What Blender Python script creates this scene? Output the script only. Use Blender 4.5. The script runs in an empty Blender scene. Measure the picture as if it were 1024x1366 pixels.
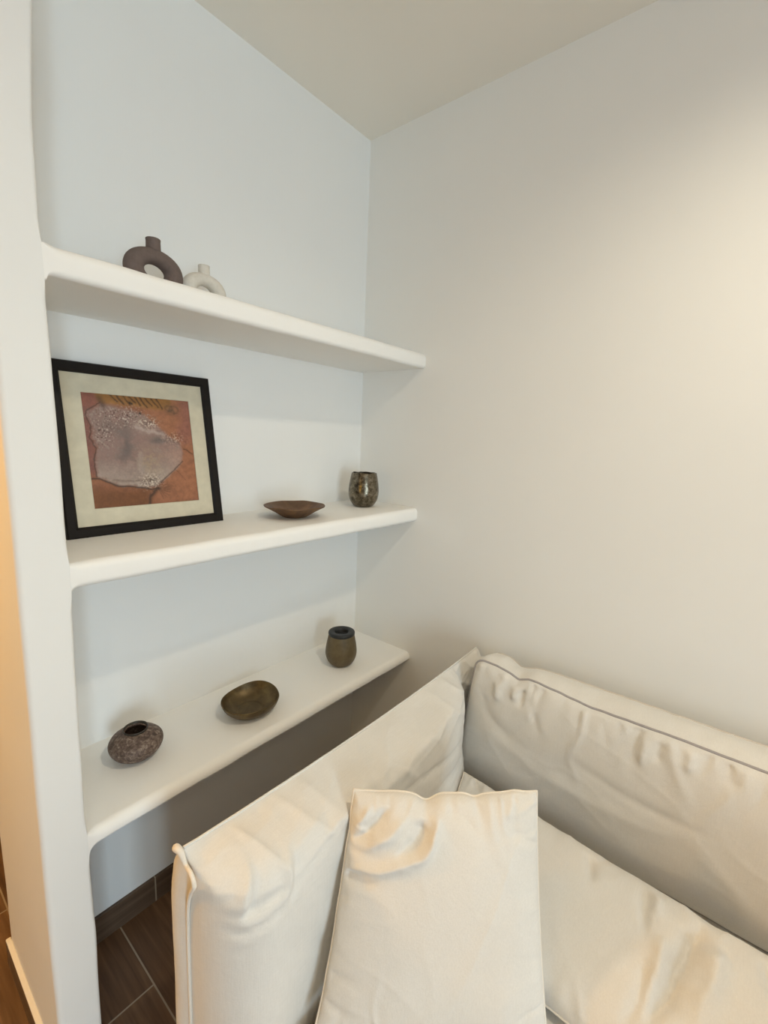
import bpy, bmesh, math, random
import numpy as np
from mathutils import Vector, Matrix, noise
PI = math.pi
random.seed(4)
scene = bpy.context.scene
COL = scene.collection

# ------------------------------------------------------------------ helpers
def link(name, me, mat=None, parent=None, smooth=True):
    if mat is not None:
        me.materials.append(mat)
    if smooth:
        for p in me.polygons:
            p.use_smooth = True
    o = bpy.data.objects.new(name, me)
    COL.objects.link(o)
    if parent is not None:
        o.parent = parent
    return o

def mesh_from(name, verts, faces, mat=None, parent=None, smooth=True):
    me = bpy.data.meshes.new(name)
    me.from_pydata([tuple(v) for v in verts], [], faces)
    bm = bmesh.new(); bm.from_mesh(me)
    bmesh.ops.recalc_face_normals(bm, faces=bm.faces)
    bm.to_mesh(me); bm.free()
    me.update()
    return link(name, me, mat, parent, smooth)

def from_bm(name, bm, mat=None, parent=None, smooth=False):
    me = bpy.data.meshes.new(name)
    bmesh.ops.recalc_face_normals(bm, faces=bm.faces)
    bm.to_mesh(me); bm.free()
    return link(name, me, mat, parent, smooth)

def bm_box(bm, x0, x1, y0, y1, z0, z1, bevel=0, seg=3):
    r = bmesh.ops.create_cube(bm, size=1)
    vs = r['verts']
    for v in vs:
        v.co = Vector((x0 + (v.co.x + .5) * (x1 - x0), y0 + (v.co.y + .5) * (y1 - y0), z0 + (v.co.z + .5) * (z1 - z0)))
    if bevel:
        es = list({e for v in vs for e in v.link_edges})
        bmesh.ops.bevel(bm, geom=es, offset=bevel, segments=seg, affect='EDGES', profile=.5)

def box(name, x0, x1, y0, y1, z0, z1, mat, parent=None, bevel=0, seg=3):
    bm = bmesh.new(); bm_box(bm, x0, x1, y0, y1, z0, z1, bevel, seg)
    return from_bm(name, bm, mat, parent, smooth=False)

def empty(name, loc=(0, 0, 0), rz=0):
    o = bpy.data.objects.new(name, None)
    o.location = loc; o.rotation_euler = (0, 0, rz); o.empty_display_size = .05
    COL.objects.link(o)
    return o

def tag(o, label, cat, group=None):
    o['label'] = label; o['category'] = cat
    if group: o['group'] = group
    return o

def struct(o):
    o['kind'] = 'structure'
    return o

def tube_geo(pts, r, closed=False, n=8):
    P = np.array(pts, float); m = len(P)
    if closed:
        T = np.roll(P, -1, 0) - np.roll(P, 1, 0)
    else:
        T = np.gradient(P, axis=0)
    T /= np.linalg.norm(T, axis=1)[:, None] + 1e-12
    up = np.array([.31, .17, .93]); verts = []; faces = []
    N = np.cross(T[0], up); N /= np.linalg.norm(N)
    rr = np.full(m, r) if np.isscalar(r) else np.array(r)
    for i in range(m):
        N = N - T[i] * (N @ T[i]); N /= np.linalg.norm(N) + 1e-12
        B = np.cross(T[i], N)
        for k in range(n):
            a = 2 * PI * k / n
            verts.append(P[i] + rr[i] * (math.cos(a) * N + math.sin(a) * B))
    for i in range(m if closed else m - 1):
        j = (i + 1) % m
        for k in range(n):
            k2 = (k + 1) % n
            faces.append((i * n + k, i * n + k2, j * n + k2, j * n + k))
    if not closed:
        faces.append(tuple(range(n - 1, -1, -1))); faces.append(tuple((m - 1) * n + k for k in range(n)))
    return verts, faces

def tube(name, pts, r, mat, parent=None, closed=False, n=8):
    v, f = tube_geo(pts, r, closed, n)
    return mesh_from(name, v, f, mat, parent)

def lathe(name, prof, mat, parent=None, n=72, mod=None, ring=False):
    """closed outer+inner profile (r, z) from the outer foot centre to the inner floor centre"""
    verts = []; faces = []
    m = len(prof)
    for i, (r, z) in enumerate(prof):
        for k in range(n):
            a = 2 * PI * k / n
            rr, zz = (r, z) if mod is None else mod(r, z, a, i)
            verts.append((rr * math.cos(a), rr * math.sin(a), zz))
    for i in range(m - 1):
        for k in range(n):
            k2 = (k + 1) % n
            faces.append((i * n + k, i * n + k2, (i + 1) * n + k2, (i + 1) * n + k))
    if ring:
        for k in range(n):
            k2 = (k + 1) % n
            faces.append(((m - 1) * n + k, (m - 1) * n + k2, k2, k))
    else:
        faces.append(tuple(range(n - 1, -1, -1)))
        faces.append(tuple((m - 1) * n + k for k in range(n)))
    return mesh_from(name, verts, faces, mat, parent)

def catmull(pts, n=12):
    P = [np.array(p, float) for p in pts]
    P = [2 * P[0] - P[1]] + P + [2 * P[-1] - P[-2]]
    out = []
    for i in range(1, len(P) - 2):
        for k in range(n):
            t = k / n
            out.append(.5 * (2 * P[i] + (P[i + 1] - P[i - 1]) * t + (2 * P[i - 1] - 5 * P[i] + 4 * P[i + 1] - P[i + 2]) * t * t
                             + (3 * P[i] - P[i - 1] - 3 * P[i + 1] + P[i + 2]) * t ** 3))
    out.append(P[-2])
    return np.array(out)

def noise1(x, seed=0):
    return noise.noise(Vector((x, seed * 7.31 + .5, seed * 3.77)))

def noise_arr(X, Y, fx, fy, seed=0):
    sh = X.shape
    return np.array([noise.noise(Vector((a * fx, b * fy, seed * 5.17 + .3))) for a, b in zip(X.ravel(), Y.ravel())]).reshape(sh)

def seg_dist(X, Y, pts):
    """distance to a polyline, signed side, and position along it"""
    D = np.full(X.shape, 1e9); S = np.zeros(X.shape); L = np.zeros(X.shape)
    n = len(pts) - 1
    for i in range(n):
        ax, ay = pts[i][:2]; bx, by = pts[i + 1][:2]
        dx, dy = bx - ax, by - ay; l2 = dx * dx + dy * dy + 1e-12
        t = np.clip(((X - ax) * dx + (Y - ay) * dy) / l2, 0, 1)
        qx, qy = X - (ax + t * dx), Y - (ay + t * dy)
        d = np.hypot(qx, qy); s = np.sign(dx * qy - dy * qx)
        m = d < D
        D[m] = d[m]; S[m] = s[m]; L[m] = ((i + t) / n)[m]
    return D, S, L

def creases(X, Y, strokes, warp=.005, seed=3):
    """soft folds: (points, amplitude, width[, side]) - ridges or valleys that thin out towards their ends"""
    Xw = X + warp * noise_arr(X, Y, 22, 22, seed + 40) + .4 * warp * noise_arr(X, Y, 60, 60, seed + 41)
    Yw = Y + warp * noise_arr(X, Y, 22, 22, seed + 42) + .4 * warp * noise_arr(X, Y, 60, 60, seed + 43)
    H = np.zeros(X.shape)
    for st in strokes:
        pts, amp, w = st[:3]; side = st[3] if len(st) > 3 else 0
        pts = catmull([(p[0], p[1]) for p in pts], 6) if len(pts) > 2 else np.array(pts, float)
        D, S, L = seg_dist(Xw, Yw, pts)
        L = np.clip(L, 0, 1)
        tp = np.clip(np.minimum(L * 3.2 + .12, (1 - L) * 2.4), 0, 1); tp = tp * tp * (3 - 2 * tp)
        ww = w * (.45 + .55 * np.sqrt(tp))
        g = np.exp(-(D / ww) ** 2) * .6 + np.exp(-D / (ww * .7)) * .4
        if side:
            g = g - .6 * np.exp(-((D * S * side - 1.6 * ww) / (ww * 1.1)) ** 2)
        H += amp * tp * g
    return H

def puckers(s, d, per_m, amp, ln, seed, w0=.0045):
    """gathers running in from a seam: s along the seam, d away from it"""
    rnd = random.Random(seed); H = np.zeros(s.shape)
    s0, s1 = float(s.min()), float(s.max())
    n = max(1, int((s1 - s0) * per_m))
    for k in range(n):
        c = s0 + (s1 - s0) * (k + rnd.uniform(.05, .95)) / n
        a = amp * rnd.choice([1, 1, -1, -1]) * rnd.uniform(.25, 1.0) ** 1.3
        l = ln * rnd.uniform(.4, 1.6); sl = rnd.uniform(-.35, .35); w = w0 * rnd.uniform(.7, 1.7)
        x = s - (c + sl * d + .10 * d * np.sin(d * 40 + k))
        ww = w * (1 + d / l * .9)
        H += a * np.exp(-(x / ww) ** 2) * np.exp(-(d / l) ** 1.4)
    return H * np.clip(d / .007, 0, 1)

def crumple(A, B, f, seed):
    """ridged folds of limp cloth"""
    wx = A + .05 * noise_arr(A, B, 5, 5, seed + 50); wy = B + .05 * noise_arr(A, B, 5, 5, seed + 51)
    r = 1 - np.abs(noise_arr(wx + .4 * wy, wy - .2 * wx, f, f * .45, seed + 52)) * 2
    r2 = 1 - np.abs(noise_arr(wy - .5 * wx, wx + .3 * wy, f * 1.7, f * .7, seed + 53)) * 2
    return np.clip(r, 0, 1) ** 3 + .5 * np.clip(r2, 0, 1) ** 3

# ------------------------------------------------------------------ materials
def new_mat(name):
    m = bpy.data.materials.new(name); m.use_nodes = True
    nt = m.node_tree; b = nt.nodes['Principled BSDF']
    return m, nt, b

def N(nt, kind, **kw):
    n = nt.nodes.new(kind)
    for k, v in kw.items():
        if k in n.inputs.keys(): n.inputs[k].default_value = v
        else: setattr(n, k, v)
    return n

def coord(nt):
    return N(nt, 'ShaderNodeTexCoord').outputs['Object']

def bump(nt, b, height, strength, dist=.01, prev=None):
    n = N(nt, 'ShaderNodeBump'); n.inputs['Strength'].default_value = strength; n.inputs['Distance'].default_value = dist
    nt.links.new(height, n.inputs['Height'])
    if prev is not None: nt.links.new(prev, n.inputs['Normal'])
    nt.links.new(n.outputs['Normal'], b.inputs['Normal'])
    return n.outputs['Normal']

def ramp(nt, fac, stops):
    r = N(nt, 'ShaderNodeValToRGB'); e = r.color_ramp.elements
    while len(e) < len(stops): e.new(.5)
    for i, (p, c) in enumerate(stops):
        e[i].position = p; e[i].color = (*c, 1)
    nt.links.new(fac, r.inputs['Fac'])
    return r.outputs['Color']

def plaster(name, col, rough=.75, bs=.25):
    m, nt, b = new_mat(name)
    c = coord(nt)
    n1 = N(nt, 'ShaderNodeTexNoise'); n1.inputs['Scale'].default_value = 3.2; n1.inputs['Detail'].default_value = 6
    n2 = N(nt, 'ShaderNodeTexNoise'); n2.inputs['Scale'].default_value = 60; n2.inputs['Detail'].default_value = 4
    nt.links.new(c, n1.inputs['Vector']); nt.links.new(c, n2.inputs['Vector'])
    a = tuple(x * .985 for x in col)
    nt.links.new(ramp(nt, n1.outputs['Fac'], [(.3, a), (.7, col)]), b.inputs['Base Color'])
    b.inputs['Roughness'].default_value = rough
    p = bump(nt, b, n1.outputs['Fac'], bs, .012)
    bump(nt, b, n2.outputs['Fac'], bs * .35, .002, p)
    return m

def linen(name, col, weave=900.):
    m, nt, b = new_mat(name)
    c = coord(nt)
    n1 = N(nt, 'ShaderNodeTexNoise'); n1.inputs['Scale'].default_value = 9; n1.inputs['Detail'].default_value = 5
    nt.links.new(c, n1.inputs['Vector'])
    # slubs: fine noise stretched both ways gives the crossing threads of linen
    hs = []
    for sc in ((25, 420, 420), (420, 420, 25)):
        mp = N(nt, 'ShaderNodeMapping'); mp.inputs['Scale'].default_value = sc
        nn = N(nt, 'ShaderNodeTexNoise'); nn.inputs['Scale'].default_value = 1; nn.inputs['Detail'].default_value = 2
        nt.links.new(c, mp.inputs['Vector']); nt.links.new(mp.outputs['Vector'], nn.inputs['Vector'])
        hs.append(nn.outputs['Fac'])
    ad = N(nt, 'ShaderNodeMath', operation='ADD'); nt.links.new(hs[0], ad.inputs[0]); nt.links.new(hs[1], ad.inputs[1])
    lo = tuple(x * .93 for x in col); hi = tuple(min(1, x * 1.04) for x in col)
    mx = N(nt, 'ShaderNodeMath', operation='MULTIPLY_ADD'); mx.inputs[1].default_value = .35
    nt.links.new(ad.outputs[0], mx.inputs[0]); 
    sc2 = N(nt, 'ShaderNodeMath', operation='MULTIPLY'); sc2.inputs[1].default_value = .3
    nt.links.new(n1.outputs['Fac'], sc2.inputs[0]); nt.links.new(sc2.outputs[0], mx.inputs[2])
    nt.links.new(ramp(nt, mx.outputs[0], [(.3, lo), (.7, hi)]), b.inputs['Base Color'])
    b.inputs['Roughness'].default_value = .9
    b.inputs['Sheen Weight'].default_value = .15
    b.inputs['Specular IOR Level'].default_value = .15
    n3 = N(nt, 'ShaderNodeTexNoise'); n3.inputs['Scale'].default_value = 28; n3.inputs['Detail'].default_value = 3; n3.inputs['Distortion'].default_value = .6
    nt.links.new(c, n3.inputs['Vector'])
    p = bump(nt, b, n3.outputs['Fac'], .22, .004)
    bump(nt, b, ad.outputs[0], .18, .0012, p)
    return m

def plain(name, col, rough=.5, metal=0, spec=.5):
    m, nt, b = new_mat(name)
    c = coord(nt)
    n1 = N(nt, 'ShaderNodeTexNoise'); n1.inputs['Scale'].default_value = 40; n1.inputs['Detail'].default_value = 4
    nt.links.new(c, n1.inputs['Vector'])
    nt.links.new(ramp(nt, n1.outputs['Fac'], [(.3, tuple(x * .88 for x in col)), (.7, col)]), b.inputs['Base Color'])
    b.inputs['Roughness'].default_value = rough; b.inputs['Metallic'].default_value = metal
    b.inputs['Specular IOR Level'].default_value = spec
    bump(nt, b, n1.outputs['Fac'], .1, .001)
    return m

def mottled(name, stops, scale, rough=.5, metal=0, bs=.3, detail=8, dist=.5, voro=False):
    m, nt, b = new_mat(name)
    c = coord(nt)
    n1 = N(nt, 'ShaderNodeTexNoise'); n1.inputs['Scale'].default_value = scale; n1.inputs['Detail'].default_value = detail
    n1.inputs['Distortion'].default_value = dist; n1.inputs['Roughness'].default_value = .65
    nt.links.new(c, n1.inputs['Vector'])
    nt.links.new(ramp(nt, n1.outputs['Fac'], stops), b.inputs['Base Color'])
    b.inputs['Roughness'].default_value = rough; b.inputs['Metallic'].default_value = metal
    bump(nt, b, n1.outputs['Fac'], bs, .003)
    return m

def wood_tile(name, cols, row_axis, plank=(1.068, .204), org=(0, 0), grout=(.30, .25, .19), mort=.0022, offset=.5):
    """wood-look porcelain planks; row_axis 'y': planks run along Y"""
    m, nt, b = new_mat(name)
    c = coord(nt)
    sep = N(nt, 'ShaderNodeSeparateXYZ'); nt.links.new(c, sep.inputs[0])
    def off(sock, o):
        a = N(nt, 'ShaderNodeMath', operation='SUBTRACT'); a.inputs[1].default_value = o
        nt.links.new(sock, a.inputs[0]); return a.outputs[0]
    if row_axis == 'y':
        U, V = off(sep.outputs['Y'], org[1]), off(sep.outputs['X'], org[0])
    elif row_axis == 'x':
        U, V = off(sep.outputs['X'], org[0]), off(sep.outputs['Z'], org[1])
    else:
        U, V = off(sep.outputs['Y'], org[0]), off(sep.outputs['Z'], org[1])
    cb = N(nt, 'ShaderNodeCombineXYZ'); nt.links.new(U, cb.inputs[0]); nt.links.new(V, cb.inputs[1])
    br = N(nt, 'ShaderNodeTexBrick'); br.offset = offset; br.squash = 1
    br.inputs['Scale'].default_value = 1; br.inputs['Mortar Size'].default_value = mort; br.inputs['Mortar Smooth'].default_value = .1
    br.inputs['Bias'].default_value = 0; br.inputs['Brick Width'].default_value = plank[0]; br.inputs['Row Height'].default_value = plank[1]
    br.inputs['Color1'].default_value = (.15, .15, .15, 1); br.inputs['Color2'].default_value = (.85, .85, .85, 1)
    nt.links.new(cb.outputs[0], br.inputs['Vector'])
    # grain
    mp = N(nt, 'ShaderNodeMapping'); mp.inputs['Scale'].default_value = (2.2, 38, 1)
    nt.links.new(cb.outputs[0], mp.inputs['Vector'])
    g = N(nt, 'ShaderNodeTexNoise'); g.inputs['Scale'].default_value = 1.6; g.inputs['Detail'].default_value = 7; g.inputs['Distortion'].default_value = .5
    nt.links.new(mp.outputs['Vector'], g.inputs['Vector'])
    sb = N(nt, 'ShaderNodeMath', operation='MULTIPLY_ADD'); sb.inputs[1].default_value = .28
    bw = N(nt, 'ShaderNodeRGBToBW'); nt.links.new(br.outputs['Color'], bw.inputs[0])
    nt.links.new(bw.outputs[0], sb.inputs[0])
    g2 = N(nt, 'ShaderNodeMath', operation='MULTIPLY'); g2.inputs[1].default_value = .75
    nt.links.new(g.outputs['Fac'], g2.inputs[0]); nt.links.new(g2.outputs[0], sb.inputs[2])
    wood = ramp(nt, sb.outputs[0], [(.28, cols[0]), (.5, cols[1]), (.72, cols[2])])
    mix = N(nt, 'ShaderNodeMix', data_type='RGBA')
    nt.links.new(br.outputs['Fac'], mix.inputs['Factor'])
    nt.links.new(wood, mix.inputs[6]); mix.inputs[7].default_value = (*grout, 1)
    nt.links.new(mix.outputs[2], b.inputs['Base Color'])
    b.inputs['Roughness'].default_value = .45
    inv = N(nt, 'ShaderNodeMath', operation='MULTIPLY_ADD'); inv.inputs[1].default_value = -1; 
    nt.links.new(br.outputs['Fac'], inv.inputs[0]); nt.links.new(g2.outputs[0], inv.inputs[2])
    bump(nt, b, inv.outputs[0], .2, .0015)
    return m

M_WALL = plaster('wall_plaster', (.83, .83, .81))
M_BOUNCE = plaster('bounce_tint_plaster', (.45, .37, .26))  # tone of the unseen walls, chosen to cut cool bounce and warm it
M_CEIL = plaster('ceiling_plaster', (.86, .83, .76), bs=.15)
M_SHELF = plaster('shelf_plaster', (.855, .85, .825), rough=.6, bs=.35)
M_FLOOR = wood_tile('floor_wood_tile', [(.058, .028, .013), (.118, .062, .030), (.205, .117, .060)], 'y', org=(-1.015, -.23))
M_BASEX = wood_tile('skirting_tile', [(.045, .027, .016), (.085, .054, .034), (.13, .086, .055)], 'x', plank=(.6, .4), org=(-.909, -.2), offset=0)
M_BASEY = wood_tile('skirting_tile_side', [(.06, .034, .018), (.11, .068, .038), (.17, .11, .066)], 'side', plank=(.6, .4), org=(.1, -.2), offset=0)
M_LINEN = linen('natural_linen', (.69, .673, .635))
M_PIER = plaster('pier_plaster', (.80, .80, .78))
M_PIPE = linen('linen_piping', (.62, .57, .51))
M_GREYPIPE = linen('grey_linen_piping', (.36, .34, .34))
M_SHIRR = linen('cream_linen', (.76, .71, .63))
M_BLACK = plain('black_lacquer', (.006, .004, .0035), .45, spec=.25)
M_MAT = plain('cream_mount', (.62, .565, .43), .85)
M_BACKING = plain('brown_board', (.10, .05, .04), .8)
M_TAUPE = mottled('taupe_matte_ceramic', [(.3, (.120, .088, .076)), (.7, (.155, .115, .100))], 90, rough=.9, bs=.12)
M_WHITEC = mottled('white_matte_ceramic', [(.3, (.60, .56, .49)), (.7, (.70, .66, .59))], 90, rough=.9, bs=.12)
M_WOOD = mottled('dark_turned_wood', [(.25, (.045, .020, .008)), (.5, (.12, .060, .024)), (.75, (.19, .10, .042))], 30, rough=.55, bs=.15)
M_BRASS = mottled('aged_brass', [(.25, (.05, .033, .013)), (.55, (.12, .083, .035)), (.8, (.20, .145, .06))], 24, rough=.42, metal=.55, bs=.12)
M_POT = mottled('speckled_stoneware', [(.3, (.03, .017, .012)), (.47, (.10, .062, .046)), (.58, (.17, .12, .09)), (.7, (.36, .29, .23))], 110, rough=.6, bs=.6, detail=6)
M_POTRIM = plain('dark_glaze', (.035, .028, .02), .35)
M_MERC = mottled('mottled_silvered_glass', [(.3, (.02, .017, .012)), (.45, (.11, .09, .06)), (.6, (.24, .205, .15)), (.75, (.40, .37, .30))], 60, rough=.22, metal=.8, bs=.25, detail=8)
M_SMOKE = mottled('frosted_olive_glass', [(.3, (.085, .060, .026)), (.7, (.14, .105, .052))], 35, rough=.5, bs=.08)
M_LID = plain('black_matte_lid', (.014, .014, .014), .5)
M_FRAME_W = plain('white_window_paint', (.8, .8, .8), .4)

# ------------------------------------------------------------------ camera
cam_d = bpy.data.cameras.new('camera'); cam = bpy.data.objects.new('camera', cam_d); COL.objects.link(cam)
cam.location = (-1.4410, -1.3071, 1.4938)
cam.rotation_euler = (1.4064, -.0418, -.8838)
cam_d.sensor_fit = 'VERTICAL'; cam_d.sensor_height = 36
cam_d.lens = 608.2358 / 1366 * 36
cam_d.clip_start = .01
scene.camera = cam

# ------------------------------------------------------------------ setting
D = .309; L = 1.164; W = 1.244; H = 2.6
XL, YR, YF = -4.6, -4.6, 3.0
struct(box('floor', XL - .1, .1, YR - .1, YF + .1, -.08, 0, M_FLOOR))
struct(box('ceiling', XL - .1, .1, YR - .1, YF + .1, H, H + .08, M_CEIL))
struct(box('wall_right', 0, .1, YR, YF, 0, H, M_WALL))
struct(box('wall_left', XL - .1, XL, YR, YF, 0, H, M_BOUNCE))
struct(box('wall_far', XL - .1, .1, YF, YF + .1, 0, H, M_BOUNCE))
struct(box('wall_back', -L, 0, 0, .111, 0, H, M_WALL))
# wall behind the camera with the big glazed opening that lights the room
WX0, WX1, WZ0, WZ1 = -3.10, -2.00, .12, 2.2
bm = bmesh.new()
bm_box(bm, XL, WX0, YR - .1, YR, 0, H); bm_box(bm, WX1, 0, YR - .1, YR, 0, H)
bm_box(bm, WX0, WX1, YR - .1, YR, WZ1, H); bm_box(bm, WX0, WX1, YR - .1, YR, 0, WZ0)
struct(from_bm('wall_rear', bm, M_WALL))
bm = bmesh.new()
for a, b_ in ((WX0, WX0 + .07), ((WX0 + WX1) / 2 - .06, (WX0 + WX1) / 2 + .06), (WX1 - .07, WX1)):
    bm_box(bm, a, b_, YR - .08, YR - .02, WZ0, WZ1)
for a, b_ in ((WZ0, WZ0 + .08), (WZ1 - .08, WZ1)):
    bm_box(bm, WX0, WX1, YR - .08, YR - .02, a, b_)
struct(from_bm('window_1', bm, M_FRAME_W))

# pier at the left end of the niche: rounded, slightly uneven plaster corners
def pier():
    zs = np.linspace(0, H, 300)
    def xe(z):  # the niche-side edge is not quite plumb
        e = np.interp(z, [0, .2, .38, .69, 1.03, 1.17, 1.6, 1.8, 1.98, 2.16, 2.6], [-1.162, -1.163, -1.161, -1.165, -1.163, -1.161, -1.1645, -1.168, -1.166, -1.155, -1.150])
        return e + .0012 * noise1(z * 9, 2)
    verts = []; faces = []; n = 0
    for z in zs:
        xr = xe(z); xl = -W + .0015 * noise1(z * 6, 5)
        near = min(max(0, lo - z, z - hi) for lo, hi in ((1.735, 1.802), (1.158, 1.227), (.575, .630)))
        r1, r2 = .011, .0012 + .0068 * min(1, near / .03)      # crisp where the shelves grow out of it
        ring = [(-L, .111), (xl, .111)]
        for k in range(7):
            a = PI + k / 6 * PI / 2
            ring.append((xl + r1 + r1 * math.cos(a), -D + r1 + r1 * math.sin(a)))
        for k in range(7):
            a = 1.5 * PI + k / 6 * PI / 2
            ring.append((xr - r2 + r2 * math.cos(a), -D + r2 + r2 * math.sin(a)))
        ring.append((xr, -.02))
        n = len(ring)
        verts += [(x, y, z) for x, y in ring]
    for i in range(len(zs) - 1):
        for k in range(n):
            k2 = (k + 1) % n
            faces.append((i * n + k, i * n + k2, (i + 1) * n + k2, (i + 1) * n + k))
    faces.append(tuple(range(n))); faces.append(tuple((len(zs) - 1) * n + k for k in range(n)))
    o = mesh_from('wall_pier', verts, faces, M_PIER, smooth=True)
    o.data.set_sharp_from_angle(angle=math.radians(40))
    return struct(o)
pier()

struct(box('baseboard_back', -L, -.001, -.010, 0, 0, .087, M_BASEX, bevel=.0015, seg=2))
struct(box('baseboard_left', -W - .012, -W, -.298, .123, 0, .072, M_BASEY, bevel=.0015, seg=2))
struct(box('trim_1', -W - .0115, -W, -.298, .1225, .072, .079, M_SHELF, bevel=.002, seg=2))
struct(box('baseboard_right', -.010, 0, -4.5, -.012, 0, .087, M_BASEY, bevel=.0015, seg=2))

# ------------------------------------------------------------------ plaster shelves
def shelf(name, zb, zt, rt, rb, seed, fillet, label):
    """a thick hand-plastered shelf: rounded nose, swelling into the pier at its left end"""
    nx = 140
    xs = -L - .0 + np.linspace(0, 1, nx) ** 1.0 * L
    xs = np.concatenate([[-L - .005, -L - .0025], -L + np.linspace(0, .06, 24)[:-1], np.linspace(-L + .06, -.0005, nx)])
    verts = []; faces = []; n = 0
    for x in xs:
        u = max(0, x + L)
        f = fillet - math.sqrt(max(0, fillet ** 2 - (fillet - u) ** 2)) if u < fillet else 0   # quarter-round swelling under the nose
        dy = .0016 * noise1(x * 11, seed) + .0008 * noise1(x * 37, seed + 1)
        dz = .0014 * noise1(x * 9, seed + 2)
        mg = 1 - min(1, u / .028); mg = mg * mg      # the nose dies into the flat pier face
        rt_, rb_ = rt * (1 - mg) + .004 * mg, rb * (1 - mg) + .004 * mg
        yf = (-D + dy) * (1 - mg) + (-D + .0003) * mg
        zb_, zt_ = zb + dz - f, zt + .0012 * noise1(x * 8, seed + 3)
        ring = [(-.0, zb_ + f), (-D * .45, zb_ + f)]
        for k in range(9):
            a = k / 8 * PI / 2
            ring.append((yf + rb_ - rb_ * math.sin(a), zb_ + rb_ - rb_ * math.cos(a)))
        for k in range(9):
            a = k / 8 * PI / 2
            ring.append((yf + rt_ - rt_ * math.cos(a), zt_ - rt_ + rt_ * math.sin(a)))
        ring += [(-D * .55, zt), (0, zt)]
        n = len(ring)
        verts += [(x, y, z) for y, z in ring]
    m = len(xs)
    for i in range(m - 1):
        for k in range(n):
            k2 = (k + 1) % n
            faces.append((i * n + k, i * n + k2, (i + 1) * n + k2, (i + 1) * n + k))
    faces.append(tuple(range(n))); faces.append(tuple((m - 1) * n + k for k in range(n)))
    o = mesh_from(name, verts, faces, M_SHELF)
    o.data.set_sharp_from_angle(angle=math.radians(50))
    return tag(o, label, 'shelf')
Z1, Z2, Z3 = 1.800, 1.225, .628
shelf('wall_shelf', 1.747, Z1, .020, .012, 1, .010, 'top white plaster shelf of the niche, carrying the two ring vases')
shelf('wall_shelf', 1.173, Z2, .018, .014, 2, .015, 'middle white plaster shelf carrying the framed picture, wooden bowl and silvered tumbler')
shelf('wall_shelf', .596, Z3, .022, .006, 3, .021, 'lowest white plaster shelf carrying the speckled pot, brass bowl and lidded jar')

# ------------------------------------------------------------------ framed picture leaning on the middle shelf
def framed_picture():
    w, h, bf, ms, mt, mb = .4017, .4201, .0256, .0400, .0439, .0407
    t = empty('framed_picture', (-1.1004, -.0932, Z2 + .0004))
    t.rotation_euler = (-.1661, 0, .0033)
    tag(t, 'black framed abstract print with a cream mount, leaning against the niche wall', 'picture')
    # local: x right, y towards the wall, z up; front face at y = 0
    dep = .019
    bm = bmesh.new()
    prof = [(0, dep), (0, .003), (.003, 0), (bf - .006, 0), (bf - .001, .004), (bf, .006), (bf, .012)]
    rings = []
    for (cx, cz, sx, sz) in ((0, 0, 1, 1), (w, 0, -1, 1), (w, h, -1, -1), (0, h, 1, -1)):
        rings.append([bm.verts.new((cx + sx * a, y, cz + sz * a)) for a, y in prof])
    for i in range(4):
        A, B = rings[i], rings[(i + 1) % 4]
        for k in range(len(prof) - 1):
            bm.faces.new((A[k], A[k + 1], B[k + 1], B[k]))
    from_bm('frame', bm, M_BLACK, t)
    box('backing_board', .004, w - .004, .0135, .0165, .004, h - .004, M_BACKING, t)
    # mount: a board with a square window and bevelled inner edge
    bm = bmesh.new()
    o0, o1 = bf - .004, .008
    out = [(o0, o0), (w - o0, o0), (w - o0, h - o0), (o0, h - o0)]
    inn = [(bf + ms, bf + mb), (w - bf - ms, bf + mb), (w - bf - ms, h - bf - mt), (bf + ms, h - bf - mt)]
    inn2 = [(inn[0][0] + .0012, inn[0][1] + .0012), (inn[1][0] - .0012, inn[1][1] + .0012), (inn[2][0] - .0012, inn[2][1] - .0012), (inn[3][0] + .0012, inn[3][1] - .0012)]
    a = [bm.verts.new((x, o1, z)) for x, z in out]; b = [bm.verts.new((x, o1, z)) for x, z in inn]; c = [bm.verts.new((x, o1 + .0018, z)) for x, z in inn2]
    for i in range(4):
        j = (i + 1) % 4
        bm.faces.new((a[i], a[j], b[j], b[i])); bm.faces.new((b[i], b[j], c[j], c[i]))
    from_bm('mount', bm, M_MAT, t)
    # the print
    x0, x1, z0, z1 = inn[0][0], inn[1][0], inn[0][1], inn[2][1]
    n = 230
    U, V = np.meshgrid(np.linspace(0, 1, n), np.linspace(0, 1, n))
    Cc = art(U, V)
    verts = [(x0 - .002 + u * (x1 - x0 + .004), .0108, z0 - .002 + v * (z1 - z0 + .004)) for u, v in zip(U.ravel(), V.ravel())]
    faces = [(j * n + i, j * n + i + 1, (j + 1) * n + i + 1, (j + 1) * n + i) for j in range(n - 1) for i in range(n - 1)]
    me = bpy.data.meshes.new('print'); me.from_pydata(verts, [], faces)
    at = me.color_attributes.new('ink', 'FLOAT_COLOR', 'POINT')
    at.data.foreach_set('color', np.concatenate([Cc, np.ones((n, n, 1))], 2).astype(np.float32).ravel())
    m, nt, bs = new_mat('printed_paper')
    an = N(nt, 'ShaderNodeAttribute'); an.attribute_name = 'ink'
    nt.links.new(an.outputs['Color'], bs.inputs['Base Color']); bs.inputs['Roughness'].default_value = .5
    p = link('abstract_print', me, m, t, smooth=False)
    return t

def fbm(U, V, f, seed, oct=4):
    H = np.zeros(U.shape); a = 1; s = 0
    for o in range(oct):
        H += a * noise_arr(U, V, f * 2 ** o, f * 2 ** o, seed + o); s += a; a *= .55
    return H / s * 1.6

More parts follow.
